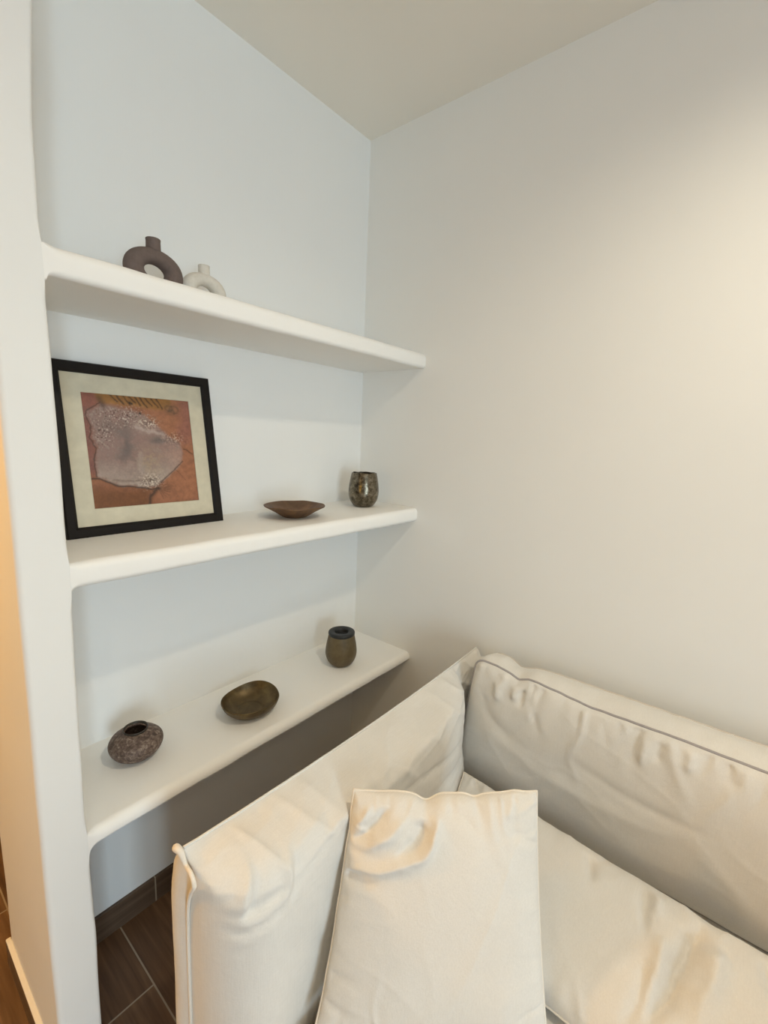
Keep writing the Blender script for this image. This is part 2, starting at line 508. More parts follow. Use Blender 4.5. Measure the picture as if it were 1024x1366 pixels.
def art(U, V):
    def lin(c): return np.array([(x / 255) ** 2.2 for x in c])
    n1 = fbm(U, V, 3.2, 1); n2 = fbm(U, V, 3.2, 11); n3 = fbm(U, V, 9, 21); n4 = fbm(U, V, 26, 31, 3); n5 = noise_arr(U, V, 70, 70, 41)
    Uw = U + .018 * n2 + .008 * n4; Vw = V + .018 * n1 + .008 * n3
    C = np.zeros((*U.shape, 3))
    def mix(mask, col):
        mask = np.clip(mask, 0, 1)[..., None]
        C[:] = C * (1 - mask) + lin(col) * mask
    def sm(x, a, b): 
        t = np.clip((x - a) / (b - a), 0, 1); return t * t * (3 - 2 * t)
    def line(pts, w, col, al=1):
        Dd, _, Ll = seg_dist(Uw, Vw, pts)
        mix(al * np.exp(-(Dd / (w * (1 + .7 * n4))) ** 2), col)
    C[:] = lin((150, 98, 70))
    mix(sm(n1 + .6 * (U - .5), -.5, .7) * .7, (172, 114, 82))
    mix(sm(.22 - V + .05 * n1, -.02, .1) * sm(.55 - U + .05 * n2, -.05, .12), (122, 76, 44))
    mix(sm(U - .78 + .1 * n2, 0, .15) * sm(V - .55 + .1 * n1, 0, .15) * .75, (150, 96, 84))
    mix(sm(.13 - U + .05 * n1, -.03, .1) * sm(V - .25, 0, .1), (138, 90, 80))
    mix(sm(.2 - U, 0, .12) * sm(V - .86 + .05 * n1, -.02, .06), (146, 90, 76))
    # orange patch along the top with slanting dark strokes
    po = [(.23, 1.0), (.70, .99)]
    Dd, _, _ = seg_dist(Uw, Vw, po); mix(sm(.125 - Dd, 0, .05), (158, 110, 58))
    for k in range(9):
        a = .24 + k * .052
        line([(a, 1.0), (a + .022, .965), (a + .062 + .006 * math.sin(k * 3), .915 + .012 * math.cos(k * 2))], .0085, (62, 40, 22), .85)
    # pale central shape
    blob = [(.161, .922), (.033, .837), (.022, .793), (.053, .707), (.047, .608), (.084, .521), (.055, .371), (.056, .277), (.152, .223), (.272, .178), (.482, .154), (.568, .163), (.664, .235), (.848, .371), (.886, .486), (.862, .601), (.733, .669), (.642, .762), (.539, .838), (.382, .881), (.269, .898)]
    inside = np.zeros(U.shape, bool); j = len(blob) - 1
    for i in range(len(blob)):
        xi, yi = blob[i]; xj, yj = blob[j]
        inside ^= ((yi > Vw) != (yj > Vw)) & (Uw < (xj - xi) * (Vw - yi) / (yj - yi + 1e-9) + xi); j = i
    Db, _, _ = seg_dist(Uw, Vw, blob + [blob[0]])
    sd = np.where(inside, Db, -Db)
    upper = sm(V - .62 + .25 * (U - .5) + .06 * n1, -.05, .3)
    mk = sm(sd + .012 * n4, -.012, .035) * (1 - .25 * upper * sm(n5, -.1, .4))
    mix(mk, (152, 124, 116)); mix(mk * sm(n4, 0, .7) * .5, (132, 112, 104)); mix(mk * sm(-n4 + .5 * n3, .1, .8) * .45, (190, 174, 162))
    mix(mk * sm(n2, -.2, .6) * .6, (150, 122, 114))
    mix(mk * sm(.5 - V + .1 * n1, 0, .3) * .75, (178, 164, 152))
    mix(mk * np.exp(-((U - .54) ** 2 + (V - .40) ** 2) / .016) * .5 * sm(n3 + n4, -.7, .5), (176, 156, 122))
    mix(mk * np.exp(-((U - .80) ** 2 + (V - .45) ** 2) / .012) * .5, (186, 148, 130))
    for cx, cy, rx, ry, al in ((.66, .60, .13, .035, .9), (.34, .55, .07, .17, .85), (.30, .42, .12, .05, .6), (.24, .72, .14, .09, .5)):
        mix(mk * al * np.exp(-(((U - cx) / rx) ** 2 + ((V - cy) / ry) ** 2)) * sm(n3, -.6, .3), (108, 98, 96))
    line([(.44, .71), (.55, .69), (.70, .66)], .02, (196, 178, 168), .7)
    line([(.455, .46), (.44, .38), (.45, .30)], .026, (186, 172, 162), .3)
    line([(.2, .235), (.4, .22), (.55, .225)], .012, (120, 102, 90), .6)
    # speckles: dark and pale
    for cx, cy, rx, ry in ((.30, .80, .2, .08), (.15, .64, .09, .1), (.45, .80, .12, .07)):
        g = np.exp(-(((U - cx) / rx) ** 2 + ((V - cy) / ry) ** 2))
        mix(g * sm(n5, .28, .4), (78, 56, 50))
        mix(g * sm(-n5, .25, .38), (206, 190, 176))
    for cx, cy, rx, ry in ((.55, .76, .09, .05), (.52, .22, .09, .06), (.80, .62, .09, .05)):
        wgt = .45 if cx > .7 else 1
        g = np.exp(-(((U - cx) / rx) ** 2 + ((V - cy) / ry) ** 2))
        mix(wgt * g * sm(n5, .15, .3), (226, 212, 192)); mix(g * sm(-n5, .2, .35) * .8, (92, 70, 56))
    # cracks
    dk = (52, 36, 28)
    line([(.161, .922), (.033, .837), (.022, .793), (.053, .707), (.035, .607), (.084, .521), (.055, .371), (.056, .277)], .006, dk, .7)
    line([(.001, .263), (.083, .257), (.21, .194), (.375, .166), (.523, .145), (.582, .162)], .008, dk, .85)
    line([(.582, .162), (.532, .103), (.501, .078), (.488, .0)], .016, dk, .85)
    line([(.884, .53), (.928, .508), (.971, .465)], .006, dk, .75)
    line([(.867, .4), (.698, .275), (.617, .209)], .006, dk, .7)
    line([(.781, .33), (.876, .226)], .003, dk, .5)
    for k in range(9):
        a = -1.2 + k * .32
        line([(.585, .155), (.585 + .12 * math.cos(a), .155 + .09 * math.sin(a) - .02)], .003, dk, .5)
    mix(np.exp(-(((U - .66) / .1) ** 2 + ((V - .15) / .05) ** 2)) * .5 * sm(n3, -.4, .4), (92, 62, 42))
    for cx, cy, r_ in ((.78, .905, .035), (.83, .895, .045), (.80, .87, .03)):
        mix(.55 * np.exp(-((np.hypot(U - cx, (V - cy) * 1.3) - r_) / .012) ** 2) * sm(n4 + n3, -.8, .4), (78, 60, 46))
    mix(.4 * np.exp(-(((U - .80) / .09) ** 2 + ((V - .9) / .06) ** 2)), (100, 80, 56))
    line([(.16, .95), (.18, .90)], .03, (70, 50, 38), .7)
    for cx, cy, r in ((.414, .93, .013), (.495, .841, .012), (.43, .925, .01)):
        mix(np.exp(-((U - cx) ** 2 + (V - cy) ** 2) / r ** 2), (22, 16, 14))
    for k in range(7):   # pencilled scrawl in the lower right corner
        line([(.845 + k * .015, .018), (.850 + k * .015, .032 - .006 * (k % 3))], .003, dk, .6)
    g_ = C.mean(2, keepdims=True)
    C = (C * 1.0 + g_ * .0) * np.array([.80, .78, .77]) * (1 + .22 * n4 + .12 * n5)[..., None]
    return np.clip(C, 0, 1)
framed_picture()

# ------------------------------------------------------------------ ring vases on the top shelf
def ring_vase(loc, rz, s, mat, label):
    t = empty('ring_vase', loc, rz); tag(t, label, 'vase', 'ring shaped vases on the top shelf')
    a, b = .0475 * s, .0335 * s; zc = .0510 * s
    verts = []; faces = []; nu, nv = 96, 28
    for i in range(nu):
        th = 2 * PI * i / nu
        ct, stt = math.cos(th), math.sin(th)
        nx, nz = ct * b, stt * a; ln = math.hypot(nx, nz); nx /= ln; nz /= ln
        ri = (.0172 + .0045 * ct * ct) * s; rd = .021 * s
        for k in range(nv):
            ph = 2 * PI * k / nv
            q = ri * math.cos(ph)
            z = zc + b * stt + nz * q
            verts.append((a * ct + nx * q, rd * math.sin(ph), max(0, z) if z < .0012 else z))
    for i in range(nu):
        for k in range(nv):
            i2, k2 = (i + 1) % nu, (k + 1) % nv
            faces.append((i * nv + k, i * nv + k2, i2 * nv + k2, i2 * nv + k))
    mesh_from('body', verts, faces, mat, t)
    z0 = zc + b + .008 * s
    zt = zc + b + .0155 * s + .023 * s
    prof = [(.0175, z0 / s), (.0160, z0 / s + .009), (.0156, zt / s - .006), (.0162, zt / s - .001), (.0155, zt / s), (.0128, zt / s), (.0120, zt / s - .002), (.0118, zt / s - .02)]
    lathe('neck', [(r * s, z * s) for r, z in prof], mat, t, n=40)
    return t
ring_vase((-.905, -.150, Z1), .06, 1.0, M_TAUPE, 'larger dark taupe ring vase on the top shelf')
ring_vase((-.765, -.125, Z1), .06, .90, M_WHITEC, 'smaller off-white ring vase on the top shelf, right of the taupe one')

# ------------------------------------------------------------------ vessels
def vessel_scale(prof, s): return [(r * s, z * s) for r, z in prof]

def smooth_prof(pts, n=6):
    return [tuple(p) for p in catmull(pts, n)]

# shallow turned wooden bowl
def wavy(amp_z, amp_r, seed, zmax):
    def f(r, z, a, i):
        w = max(0, z / zmax) ** 2
        return r * (1 + amp_r * w * noise.noise(Vector((math.cos(a) * 1.3, math.sin(a) * 1.3, seed)))), z + amp_z * w * noise.noise(Vector((math.cos(a) * 1.6, math.sin(a) * 1.6, seed + 9)))
    return f
t = empty('wooden_bowl', (-.492, -.168, Z2)); tag(t, 'shallow brown wooden bowl on the middle shelf', 'bowl')
pr = smooth_prof([(.034, 0), (.041, .003), (.063, .017), (.086, .030), (.0965, .0355)], 5) + smooth_prof([(.0975, .0378), (.0945, .0385), (.080, .031), (.058, .0195), (.034, .0105), (.012, .0085)], 5)
lathe('bowl_body', pr, M_WOOD, t, mod=wavy(.004, .02, 3, .038))

# silvered tumbler
t = empty('tumbler', (-.140, -.150, Z2)); tag(t, 'mottled silver and bronze glass tumbler in the corner of the middle shelf', 'tumbler')
pr = smooth_prof([(.030, 0), (.040, .006), (.0525, .026), (.0578, .050), (.0570, .076), (.0525, .106), (.0480, .127)], 6) + smooth_prof([(.0472, .1292), (.0456, .128), (.0495, .106), (.054, .076), (.055, .050), (.049, .026), (.028, .009), (.008, .008)], 6)
lathe('glass_body', pr, M_MERC, t, mod=wavy(.0035, .012, 5, .12))

# speckled pot
t = empty('pot', (-.990, -.130, Z3)); tag(t, 'squat speckled brown stoneware pot with an open dark mouth, on the lowest shelf', 'pot')
pr = smooth_prof([(.022, 0), (.037, .003), (.056, .018), (.065, .037), (.061, .053), (.044, .067), (.0295, .0745)], 6)
lathe('pot_body', pr + [(.0262, .0755), (.0258, .070), (.038, .058), (.05, .04), (.042, .018), (.01, .008)], M_POT, t, mod=wavy(.002, .02, 8, .08))
pr = [(.0285, .0728), (.0298, .0765), (.0302, .0795), (.0295, .0808), (.0278, .0797), (.0266, .076), (.0262, .0715)]
lathe('rim', pr, M_POTRIM, t, n=60, ring=True)

# brass bowl
t = empty('brass_bowl', (-.672, -.180, Z3)); tag(t, 'deep dark brass bowl with an uneven rim, in the middle of the lowest shelf', 'bowl')
def bm_(r, z, a, i):
    w = max(0, z / .045) ** 1.5
    return r * (1 + w * (.045 * math.cos(2 * a - .5) + .02 * math.cos(3 * a + 1))), z + w * (.0045 * math.cos(2 * a - 1.2) + .003 * math.sin(3 * a))
pr = smooth_prof([(.030, 0), (.044, .002), (.062, .012), (.0755, .027), (.0815, .043)], 6) + smooth_prof([(.0808, .0452), (.0788, .0437), (.072, .028), (.059, .0145), (.043, .0072), (.036, .0060)], 6) + [(.0325, .0076), (.031, .0066), (.010, .0058)]
lathe('bowl_body', [(r * 1.08, z) for r, z in pr], M_BRASS, t, mod=bm_)

# jar with black ring lid
t = empty('lidded_jar', (-.262, -.172, Z3)); tag(t, 'olive brown glass jar with a black ring lid, on the lowest shelf', 'jar')
pr = smooth_prof([(.026, 0), (.038, .004), (.052, .021), (.0592, .046), (.0575, .074), (.0515, .106), (.0485, .121)], 6) + [(.045, .121), (.048, .106), (.054, .074), (.055, .046), (.047, .021), (.02, .01)]
lathe('jar_body', pr, M_SMOKE, t)
pr = [(.045, .1195), (.0485, .120), (.0500, .1215), (.0500, .1285), (.0486, .1310), (.0455, .1320), (.028, .1315), (.0255, .1298), (.0247, .126), (.0242, .112), (.02, .110), (.01, .110)]
lathe('ring_lid', pr, M_LID, t)

# ------------------------------------------------------------------ sofa
ST = .38     # top of the seat cushion
sofa = empty('sofa', (-.58, -1.42, 0))
tag(sofa, 'low sofa in loose natural linen covers, pushed into the corner by the niche', 'sofa')
OX, OY = sofa.location.x, sofa.location.y
def loc(P): 
    P = np.array(P, float).copy(); P[..., 0] -= OX; P[..., 1] -= OY; return P

def arm(mirror=False):
    """a thick upholstered side panel: sharp ridge along the top outer edge, face swelling into the seat"""
    nx, nt = 190, 90
    x0, x1 = -1.110, -.035
    # cross-section of the inner face: (bulge 0..1 -> y offset, z)
    zk = np.array([.768, .759, .749, .737, .716, .67, .58, .46, .30, .13, .03])
    yk = np.array([.0, -.026, -.062, -.098, -.122, -.132, -.138, -.143, -.146, -.146, -.146])
    tk = np.linspace(0, 1, len(zk))
    T = np.linspace(0, 1, nt) ; S = np.linspace(0, 1, nx)
    S = .5 * S + .5 * (.5 - .5 * np.cos(PI * S))
    SS, TT = np.meshgrid(S, T)
    X = x0 + SS * (x1 - x0)
    # smooth section
    zz = np.interp(TT, tk, zk); yy = np.interp(TT, tk, yk)
    k = np.ones(7) / 7
    for _ in range(2):
        pad = np.pad(zz, ((3, 3), (0, 0)), mode='reflect', reflect_type='odd'); zz = sum(pad[i:i + nt] * k[i] for i in range(7))
        pad = np.pad(yy, ((3, 3), (0, 0)), mode='reflect', reflect_type='odd'); yy = sum(pad[i:i + nt] * k[i] for i in range(7))
    # ridge line sags a little between its ends
    sag = -.016 * np.sin(PI * np.clip((X - x0) / (x1 - x0), 0, 1)) ** .8
    zz = zz + sag * np.clip((zz - .3) / .45, 0, 1)
    # bulge pinched at the front welt and at the seam beside the back
    bf = np.clip((X - x0) / .115, 0, 1); bf = np.sqrt(np.clip(1 - (1 - bf) ** 2, 0, 1)) * .93 + .07
    bb = np.clip((-.203 - X) / .32, 0, 1); bb = np.sqrt(np.clip(1 - (1 - bb) ** 2, 0, 1)) * .84 + .16
    bb = np.where(X > -.203, .16, bb)
    Y = -.620 + yy * bf * bb
    # folds (x, t): t is the way down the face
    n1 = noise_arr(X, zz, 5, 14, 3) * .0022 + noise_arr(X + .8 * zz, zz, 13, 9, 5) * .0016
    fold = creases(X, zz, [
        ([(-1.035, .745), (-1.062, .69), (-1.07, .66)], .006, .010, 1),
        ([(-.965, .73), (-.985, .68), (-1.0, .63)], .0045, .010, 1),
        ([(-1.098, .735), (-1.10, .69)], .006, .010),
        ([(-1.10, .665), (-1.03, .655), (-.96, .68)], .004, .010, 1),
        ([(-1.10, .63), (-1.04, .625), (-.95, .65)], .003, .010, 1),
        ([(-.90, .70), (-.80, .715), (-.62, .725)], .0035, .012, 1),
        ([(-.84, .66), (-.70, .69), (-.52, .70)], .003, .014, 1),
        ([(-.60, .70), (-.45, .715), (-.30, .715)], .004, .012, 1),
        ([(-.24, .60), (-.35, .60), (-.55, .635), (-.72, .66)], -.0045, .009),
        ([(-.22, .55), (-.33, .535), (-.45, .55), (-.60, .575)], -.005, .010),
        ([(-.22, .50), (-.34, .475), (-.50, .49)], .006, .016, 1),
        ([(-.98, .53), (-.80, .42), (-.68, .30)], -.0025, .012),
    ])
    fold = fold * 1.7
    band = np.clip((zz - .62) / .08, 0, 1)
    n1 = n1 + crumple(X, zz * 1.6, 9, 21) * (.0016 + .0050 * band) + puckers(X - x0, np.abs(TT) * .35, 20, .004, .05, 71, .006) * np.clip((-.75 - X) / .2, .25, 1)
    env = np.clip((X - x0) / .03, 0, 1) * np.clip(TT * 9, 0, 1)
    Y = Y - (n1 + fold) * env
    zz = zz + (n1 + fold) * env * .55 * band
    inner = np.stack([X, Y, zz], -1)
    # outer face: from the ridge out and straight down to the floor
    ko = 26
    To = np.linspace(0, 1, ko)
    zo = np.interp(To, [0, .06, .15, .28, 1], [.768, .752, .72, .66, .03]); yo = np.interp(To, [0, .06, .15, .28, 1], [-.620, -.604, -.584, -.570, -.568])
    SS2, ZO = np.meshgrid(S, zo); _, YO = np.meshgrid(S, yo)
    X2 = x0 + SS2 * (x1 - x0)
    sag2 = -.016 * np.sin(PI * np.clip((X2 - x0) / (x1 - x0), 0, 1)) ** .8
    ZO = ZO + sag2 * np.clip((ZO - .3) / .45, 0, 1)
    YO = YO + .002 * noise_arr(X2, ZO, 6, 6, 9)
    outer = np.stack([X2, YO, ZO], -1)[::-1]      # bottom -> ridge
    G = np.concatenate([outer[:-1], inner], 0)
    if mirror:
        G[..., 1] = 2 * OY - G[..., 1]
    m = G.shape[0]
    V = loc(G).reshape(-1, 3)
    F = [(j * nx + i, j * nx + i + 1, (j + 1) * nx + i + 1, (j + 1) * nx + i) for j in range(m - 1) for i in range(nx - 1)]
    back = [j * nx + nx - 1 for j in range(m)]
    F.append(tuple(back))
    F.append(tuple([0, (m - 1) * nx, (m - 1) * nx + nx - 1, nx - 1]))
    a = mesh_from('arm', V, F, M_LINEN, sofa)
    # front end panel between outer edge and front welt, slightly puffed
    fo = G[:, 0]; no = ko - 1
    o_edge = fo[:no + 1][::-1]; i_edge = fo[no:]
    q = 60
    def resample(P, zt_):
        zs = P[:, 2]; 
        return np.stack([np.interp(zt_, zs[::-1], P[::-1, c]) for c in range(3)], -1)
    zt_ = np.linspace(o_edge[0, 2], .03, q)
    A = resample(o_edge, zt_); B = resample(i_edge, zt_)
    rows = []
    for k in range(7):
        u = k / 6
        R = A * (1 - u) + B * u
        R[:, 0] -= .012 * math.sin(PI * u) * np.clip((o_edge[0, 2] - zt_) / .12, 0, 1) + .0015 * np.array([noise1(z * 16 + u, 4) for z in zt_]) * math.sin(PI * u)
        rows.append(R)
    Gp = np.array(rows)
    Vp = loc(Gp).reshape(-1, 3)
    Fp = [(i * q + j, i * q + j + 1, (i + 1) * q + j + 1, (i + 1) * q + j) for i in range(6) for j in range(q - 1)]
    mesh_from('front_panel', Vp, Fp, M_LINEN, a)
    # welts: along the ridge, then down the front edge with its puckered corner
    sgn = (lambda p: (p[0], 2 * OY - p[1], p[2])) if mirror else (lambda p: p)
    ridge = [tuple(inner[0, i] if not mirror else (inner[0, i][0], 2 * OY - inner[0, i][1], inner[0, i][2])) for i in range(0, nx, 3)]
    ridge = [(p[0], p[1], p[2] + .001 + .0008 * noise1(p[0] * 30, 7)) for p in ridge]
    tube('ridge_welt', loc(ridge), .0028, M_LINEN, a, n=8)
    fw = catmull([sgn(p) for p in [(-1.113, -.604, .752), (-1.119, -.612, .770), (-1.117, -.624, .768), (-1.114, -.634, .748), (-1.115, -.655, .744), (-1.115, -.664, .728), (-1.114, -.650, .703), (-1.113, -.637, .665), (-1.112, -.631, .60), (-1.112, -.630, .5), (-1.112, -.630, .35), (-1.112, -.630, .2), (-1.112, -.630, .03)]], 10)
    rr = 1.0 * np.interp(np.arange(len(fw)), [0, 10, 20, 30, 40, 55, 70, len(fw)], [.004, .0068, .0060, .0036, .0038, .0042, .0032, .0030])
    tube('front_welt', loc(fw), rr, M_SHIRR, a, n=10)
    return a
arm(); arm(True)

# back panel, seat base
def puffy_box(name, x0, x1, y0, y1, z0, z1, mat, parent, r=.03, amp=.002, seed=1, res=.03):
    bm = bmesh.new()
    bm_box(bm, x0, x1, y0, y1, z0, z1, r, 4)
    bmesh.ops.triangulate(bm, faces=[f for f in bm.faces if len(f.verts) > 4])
    es = [e for e in bm.edges if e.calc_length() > .1]
    bmesh.ops.subdivide_edges(bm, edges=es, cuts=10, use_grid_fill=True)
    for v in bm.verts:
        p = v.co * 7
        v.co += Vector((noise.noise(p + Vector((seed, 0, 0))), noise.noise(p + Vector((0, seed, 3))), noise.noise(p + Vector((5, 0, seed))))) * amp
        v.co.x -= OX if parent is sofa else 0; v.co.y -= OY if parent is sofa else 0
    return from_bm(name, bm, mat, parent, smooth=True)
puffy_box('backrest', -.085, -.022, 2 * OY + .640, -.630, .04, .742, M_LINEN, sofa, r=.016)
puffy_box('seat_base', -1.085, -.086, 2 * OY + .765, -.765, .05, .225, M_LINEN, sofa, r=.012)

# ------------------------------------------------------------------ cushions
def knife_cushion(name, TL, TR, BR, BL, front, back, mat, pipe_mat, label, cat, strokes=(), pucker=(.004, 60), pinch=.014, n=150, pipe=.0026, seed=1, power=2.6, edge_wave=.003, top_dip=None, group=None, fold_gain=1.8):
    """a knife-edged cushion: two swelling faces meeting in a welted seam; strokes are folds in metres on the front face"""
    TL, TR, BR, BL = [np.array(p, float) for p in (TL, TR, BR, BL)]
    cen = (TL + TR + BR + BL) / 4
    base = empty(name, tuple((BL + BR) / 2))
    o_ = np.array(base.location)
    Wd = (np.linalg.norm(TR - TL) + np.linalg.norm(BR - BL)) / 2; Hd = (np.linalg.norm(TL - BL) + np.linalg.norm(TR - BR)) / 2
    u = np.linspace(0, 1, n); v = np.linspace(0, 1, int(n * max(.6, Hd / Wd)) if Hd < Wd else n)
    # denser near the seam
    u = .55 * u + .45 * (.5 - .5 * np.cos(PI * u)); v = .55 * v + .45 * (.5 - .5 * np.cos(PI * v))
    U, V = np.meshgrid(u, v)
    def bil(a, b): 
        a = a[..., None]; b = b[..., None]
        return (TL * (1 - a) + TR * a) * (1 - b) + (BL * (1 - a) + BR * a) * b
    nrm = np.cross(TR - BL, TL - BR); nrm /= np.linalg.norm(nrm)
    ex = (TR - TL) / np.linalg.norm(TR - TL); ey = (BL - TL) / np.linalg.norm(BL - TL)
    P = bil(U, V)
    # edges bow in between the corners, with a little irregularity
    wu = 4 * U * (1 - U); wv = 4 * V * (1 - V)
    eu = (1 - 2 * U) * wv * pinch; ev = (1 - 2 * V) * wu * pinch
    P = P + eu[..., None] * ex + ev[..., None] * ey
    wav_t = np.array([noise1(a * 9, seed) * edge_wave for a in u]); wav_l = np.array([noise1(a * 9, seed + 2) * edge_wave for a in v])
    P = P + (wav_t[None, :] * (1 - V) ** 2)[..., None] * ey + (wav_l[:, None] * (1 - U) ** 2)[..., None] * ex
    if top_dip:
        for (c, w, a) in top_dip:
            P = P + (a * np.exp(-((U - c) * Wd / w) ** 2) * np.exp(-(V * Hd / .05) ** 2))[..., None] * ey
    pu = np.clip(1 - np.abs(2 * U - 1) ** power, 0, 1); pv = np.clip(1 - np.abs(2 * V - 1) ** power, 0, 1)
    prof = (pu * pv) ** .52
    A = U * Wd; B = V * Hd
    # puckers gathered along the seam
    dl, dr, dt, db = A, Wd - A, B, Hd - B
    amp, fr = pucker
    pk = np.zeros(U.shape)
    for d_, s_, sd in ((dt, A, 1), (db, A, 2), (dl, B, 3), (dr, B, 4)):
        pk += puckers(s_, d_, fr, amp, .045, seed * 10 + sd)
    gen = noise_arr(A, B, 7, 7, seed + 9) * .003 + crumple(A, B, 7, seed) * .0022
    fold = creases(A, B, strokes) * fold_gain
    inn = np.clip(np.minimum(np.minimum(dl, dr), np.minimum(dt, db)) / .012, 0, 1)
    hf = front * prof + (pk + gen + fold) * inn
    hb = -(back * prof + (np.abs(gen) * .5) * inn)
    Pf = P + hf[..., None] * nrm; Pb = P + hb[..., None] * nrm
    m, k = U.shape
    off = m * k
    Vv = np.concatenate([Pf.reshape(-1, 3), Pb.reshape(-1, 3)]) - o_
    F = [(j * k + i, j * k + i + 1, (j + 1) * k + i + 1, (j + 1) * k + i) for j in range(m - 1) for i in range(k - 1)]
    F += [(off + j * k + i, off + (j + 1) * k + i, off + (j + 1) * k + i + 1, off + j * k + i + 1) for j in range(m - 1) for i in range(k - 1)]
    me = bpy.data.meshes.new('cover'); me.from_pydata([tuple(x) for x in Vv], [], F)
    bm = bmesh.new(); bm.from_mesh(me); bmesh.ops.remove_doubles(bm, verts=bm.verts, dist=1e-5); bmesh.ops.recalc_face_normals(bm, faces=bm.faces); bm.to_mesh(me); bm.free()
    link('cover', me, mat, base)
    brd = [Pf[0, i] for i in range(k)] + [Pf[j, k - 1] for j in range(1, m)] + [Pf[m - 1, i] for i in range(k - 2, -1, -1)] + [Pf[j, 0] for j in range(m - 2, 0, -1)]
    tube('piping', np.array(brd) - o_, pipe, pipe_mat, base, closed=True)
    return tag(base, label, cat, group)

# scatter cushion leaning at the front
W1, H1 = .40, .40
def pc(px, py):  # fold positions measured along the cushion's top edge and down its side, in metres
    return ((px - 472) / 246 * W1, (py - 1052) / 316 * H1)
knife_cushion('scatter_cushion', (-.807, -.746, .765), (-.552, -1.037, .765), (-.700, -1.150, .394), (-.968, -.812, .394), .052, .045, M_LINEN, M_SHIRR,
    'square linen scatter cushion with a creased top corner, leaning in front of the sofa arm', 'cushion',
    strokes=[
        ([pc(579, 1068), pc(582, 1090), pc(574, 1122), pc(555, 1140), pc(520, 1151), pc(488, 1156), pc(462, 1155)], .0085, .012, 0),
        ([pc(566, 1075), pc(562, 1100), pc(552, 1122), pc(530, 1138)], -.010, .014, 0),
        ([pc(524, 1072), pc(500, 1098), pc(474, 1122)], -.0075, .011, 0),
        ([pc(548, 1078), pc(520, 1108), pc(486, 1134)], .0065, .012, 0),
        ([pc(500, 1066), pc(486, 1088), pc(473, 1102)], .005, .010, 0),
        ([pc(462, 1170), pc(490, 1172), pc(520, 1168)], -.004, .010, 0),
        ([pc(458, 1200), pc(486, 1198)], -.0035, .012, 0),
        ([pc(452, 1225), pc(478, 1222)], .003, .012, 0),
        ([pc(595, 1066), pc(620, 1080), pc(650, 1110)], -.003, .014, 0),
        ([pc(690, 1060), pc(676, 1085)], .003, .012, 0),
    ], top_dip=[(.40, .022, .012), (.655, .018, .006), (.88, .02, -.003)], pucker=(.0055, 34), pinch=.006, seed=3, power=3.2)

# long cushion lying back against the back cushion
TLl, TRl, BRl, BLl = np.array((-.300, -.741, .495)), np.array((-.345, -1.60, .50)), np.array((-.664, -1.60, .402)), np.array((-.654, -.803, .402))
def lw(x, y):  # world position on the cushion -> metres along and across it
    b = (x + .31) / (-.345); a = (y + .72) / (-.86)
    return (a * .86, b * .36)
knife_cushion('long_cushion', TLl, TRl, BRl, BLl, .058, .014, M_LINEN, M_SHIRR,
    'long creased linen cushion lying on the seat along the foot of the back cushion', 'cushion', fold_gain=2.5,
    strokes=[
        ([lw(-.335, -1.305), lw(-.40, -1.29), lw(-.47, -1.272), lw(-.55, -1.245), lw(-.61, -1.215)], -.012, .016, 0),
        ([lw(-.37, -1.335), lw(-.45, -1.325), lw(-.55, -1.30)], .007, .018, 0),
        ([lw(-.42, -1.245), lw(-.50, -1.235), lw(-.60, -1.20)], .006, .014, 0),
        ([lw(-.49, -1.228), lw(-.55, -1.215), lw(-.62, -1.195)], -.006, .012, 0),
        ([lw(-.335, -1.20), lw(-.39, -1.205), lw(-.46, -1.205)], -.006, .010, 0),
        ([lw(-.335, -1.22), lw(-.40, -1.23)], .004, .010, 0),
        ([lw(-.335, -1.08), lw(-.42, -1.10)], -.004, .012, 0),
        ([lw(-.34, -1.40), lw(-.42, -1.42)], -.004, .012, 0),
        ([lw(-.31, -.76), lw(-.37, -.80)], -.005, .012, 0),
    ], pucker=(.0075, 24), pinch=.010, seed=11, power=2.8, n=180, top_dip=[(.72, .03, .006)])

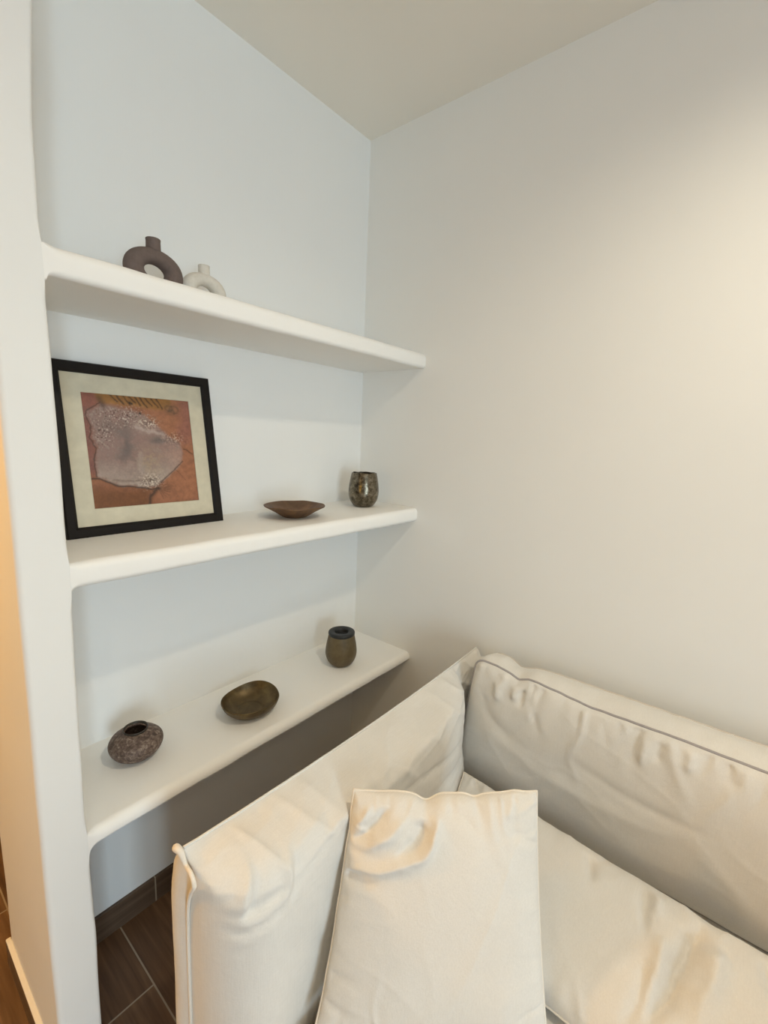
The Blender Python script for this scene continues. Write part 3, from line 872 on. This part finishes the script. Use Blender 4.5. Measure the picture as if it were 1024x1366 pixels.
# boxed back cushion
def back_cushion():
    ys = np.linspace(-.703, -2.14, 220)
    t = empty('back_cushion', (-.15, -1.42, ST)); o_ = np.array(t.location)
    tag(t, 'large boxed linen back cushion with grey piping, upright along the right wall', 'cushion')
    def top_f(y):
        s = -y
        return np.interp(s, [.70, .712, .73, .77, .82, .845, .875, .90, .98, 1.05, 1.25, 1.41, 1.7, 2.14], [.790, .812, .818, .818, .808, .800, .812, .812, .804, .798, .803, .802, .805, .80]) + .0015 * noise1(s * 30, 3)
    def top_r(y):
        s = -y
        return np.interp(s, [.70, .73, .77, .81, .83, .86, .90, 1.1, 1.41, 1.7, 2.14], [.778, .803, .804, .783, .786, .798, .802, .804, .805, .805, .80]) + .0015 * noise1(s * 24, 8)
    nv = 90
    v = np.linspace(0, 1, nv); v = .6 * v + .4 * (.5 - .5 * np.cos(PI * v))
    zb = ST + .004
    Y0, Vv = np.meshgrid(ys, v)
    zt = np.array([top_f(y) for y in ys])
    Z = zt[None, :] * (1 - Vv) + zb * Vv
    # left side leans in towards the bottom
    Yn = Y0 + (.042 * Vv ** .8) * np.clip((Y0 + 1.0) / .3, 0, 1)
    u = (ys[0] - Y0) / (ys[0] - ys[-1])
    dl = (ys[0] - Y0); dr = (Y0 - ys[-1]); dt = zt[None, :] - Z; db = Z - zb
    pr = (np.clip(1 - np.clip(1 - dl / .24, 0, 1) ** 2.0, 0, 1) * np.clip(1 - np.clip(1 - dr / .16, 0, 1) ** 2.2, 0, 1) * np.clip(1 - np.clip(1 - dt / .17, 0, 1) ** 2.2, 0, 1) * np.clip(1 - np.clip(1 - db / .15, 0, 1) ** 2.2, 0, 1)) ** .6
    st = []
    st += [([(-.79, .80), (-.80, .75), (-.80, .72)], .006, .010), ([(-.845, .79), (-.85, .74)], .007, .010), ([(-.868, .79), (-.872, .73)], -.007, .010), ([(-.90, .80), (-.91, .70)], .005, .010), ([(-1.18, .80), (-1.186, .71)], .006, .010), ([(-1.215, .79), (-1.217, .73)], -.005, .009), ([(-1.283, .80), (-1.27, .74)], .006, .009), ([(-1.35, .80), (-1.365, .74)], -.006, .010),
           ([(-.78, .62), (-1.0, .57), (-1.2, .57), (-1.34, .60)], .003, .03), ([(-.74, .74), (-.80, .66), (-.95, .61)], -.003, .02), ([(-1.0, .66), (-1.2, .62), (-1.38, .63)], -.002, .015)]
    inn = np.clip(np.minimum(np.minimum(dl, dr), np.minimum(dt, db)) / .012, 0, 1)
    h = .048 * pr + (creases(Y0, Z, st) * 1.7 + puckers(-Y0, dt, 20, .0105, .085, 61, .006) + puckers(-Y0, dt, 34, .005, .04, 62) + puckers(-Z, dl, 18, .003, .05, 63) + noise_arr(Y0, Z, 6, 6, 4) * .003 + crumple(Y0, Z, 6, 9) * .0024) * inn
    X = -.200 - h
    Fr = np.stack([X, Yn, Z], -1)
    m, k = X.shape
    ztr = np.array([top_r(y) for y in ys])
    Zr = ztr[None, :] * (1 - Vv) + zb * Vv
    Xr = -.092 - .0 * Z
    Re = np.stack([np.full(X.shape, -.092), Yn, Zr], -1)
    # boxing strip around, puffed a little
    def border(G):
        return np.array([G[0, i] for i in range(k)] + [G[j, k - 1] for j in range(1, m)] + [G[m - 1, i] for i in range(k - 2, -1, -1)] + [G[j, 0] for j in range(m - 2, 0, -1)])
    bf_, br_ = border(Fr), border(Re)
    nb = len(bf_); cen = np.array([-.15, -1.42, .6])
    rows = []
    q = 12
    for j in range(q + 1):
        a = j / q
        R = bf_ * (1 - a) + br_ * a
        n_ = np.zeros_like(R); 
        idx = np.arange(nb)
        top = idx < k; rgt = (idx >= k) & (idx < k + m - 1); bot = (idx >= k + m - 1) & (idx < 2 * k + m - 2); lft = idx >= 2 * k + m - 2
        n_[top] = (0, 0, 1); n_[rgt] = (0, -1, 0); n_[bot] = (0, 0, -0.02); n_[lft] = (0, .3, 0)
        wr = np.array([noise.noise(Vector((p[1] * 26, p[2] * 26, a * 2.5 + 4))) for p in R]) * .003
        R = R + n_ * ((.011 + wr) * math.sin(PI * a))[:, None]
        rows.append(R)
    V_ = np.concatenate([Fr.reshape(-1, 3), Re.reshape(-1, 3)] + rows) - o_
    off = m * k; o2 = 2 * off
    F = [(j * k + i, j * k + i + 1, (j + 1) * k + i + 1, (j + 1) * k + i) for j in range(m - 1) for i in range(k - 1)]
    F += [(off + j * k + i, off + (j + 1) * k + i, off + (j + 1) * k + i + 1, off + j * k + i + 1) for j in range(m - 1) for i in range(k - 1)]
    fo = [(j * k + i, j * k + i + 1, (j + 1) * k + i + 1, (j + 1) * k + i) for j in range(m - 1) for i in range(k - 1)]
    mesh_from('cover', np.concatenate([Fr.reshape(-1, 3), Re.reshape(-1, 3)]) - o_, F, M_LINEN, t)
    Vb = np.concatenate(rows) - o_
    Fb = [(j * nb + i, j * nb + (i + 1) % nb, (j + 1) * nb + (i + 1) % nb, (j + 1) * nb + i) for j in range(q) for i in range(nb)]
    mesh_from('boxing_strip', Vb, Fb, M_LINEN, t)
    def sc(P):
        return P - o_
    p = tube('front_piping', sc(bf_), .0034, M_GREYPIPE, t, closed=True); p['label'] = 'grey front piping'
    tube('rear_piping', sc(br_), .0028, M_PIPE, t, closed=True)
    return t
back_cushion()

# seat cushion
t = empty('seat_cushion', (-.6, OY, .229)); tag(t, 'flat linen seat cushion under the scatter cushions', 'cushion')
bm = bmesh.new(); bm_box(bm, -1.095, -.094, 2 * OY + .786, -.786, .229, ST, .028, 5)
for v in bm.verts: v.co -= Vector(t.location)
from_bm('cover', bm, M_LINEN, t, smooth=True)

# ------------------------------------------------------------------ light
def area(name, loc_, rot, sx, sy, power, col):
    l = bpy.data.lights.new(name, 'AREA'); l.shape = 'RECTANGLE'; l.size = sx; l.size_y = sy; l.energy = power; l.color = col
    o = bpy.data.objects.new(name, l); o.location = loc_; o.rotation_euler = rot; COL.objects.link(o); return o
def spot(name, loc_, rot, power, col, ang, blend, r):
    l = bpy.data.lights.new(name, 'SPOT'); l.energy = power; l.color = col; l.spot_size = math.radians(ang); l.spot_blend = blend; l.shadow_soft_size = r
    o = bpy.data.objects.new(name, l); o.location = loc_; o.rotation_euler = rot; COL.objects.link(o); return o
def point(name, loc_, power, col, r):
    l = bpy.data.lights.new(name, 'POINT'); l.energy = power; l.color = col; l.shadow_soft_size = r
    o = bpy.data.objects.new(name, l); o.location = loc_; COL.objects.link(o); return o
# daylight entering through the window behind the camera
area('window_daylight', ((WX0 + WX1) / 2, YR - .11, (WZ0 + WZ1) / 2), (PI / 2, 0, 0), WX1 - WX0, WZ1 - WZ0, 134, (.68, .87, 1.0))
# recessed warm ceiling lamp with two added fill spots, an added warm fill and the hall light beyond the pier
for x_, y_, p_, c_ in ((-.72, -1.48, 50, (1.0, .88, .67)), (-2.3, -2.3, 28, (1.0, .82, .58)), (-.9, -3.3, 30, (1.0, .93, .80))):  # first is the downlight near the niche; the other two are added ambient fill
    spot('downlight_and_fill', (x_, y_, 2.585), (0, 0, 0), p_, c_, 156 if x_ > -.8 else 165, 1.0, .035)
point('left_warm_fill', (-3.0, -1.0, 1.5), 12, (1.0, .62, .10), .12)  # unseen light added to warm the arm end and under the lowest shelf
point('hall_lamp', (-2.15, .60, 1.8), 58, (1.0, .49, .07), .12)

w = bpy.data.worlds.new('world'); scene.world = w; w.use_nodes = True
w.node_tree.nodes['Background'].inputs['Color'].default_value = (.75, .85, 1, 1)
w.node_tree.nodes['Background'].inputs['Strength'].default_value = 1.0

vs = scene.view_settings
scene.display_settings.display_device = 'sRGB'
vs.view_transform = 'Standard'; vs.look = 'None'; vs.gamma = 1; vs.use_curve_mapping = False; vs.exposure = -.09
scene.cycles.max_bounces = 10; scene.cycles.diffuse_bounces = 6
scene.cycles.use_denoising = True
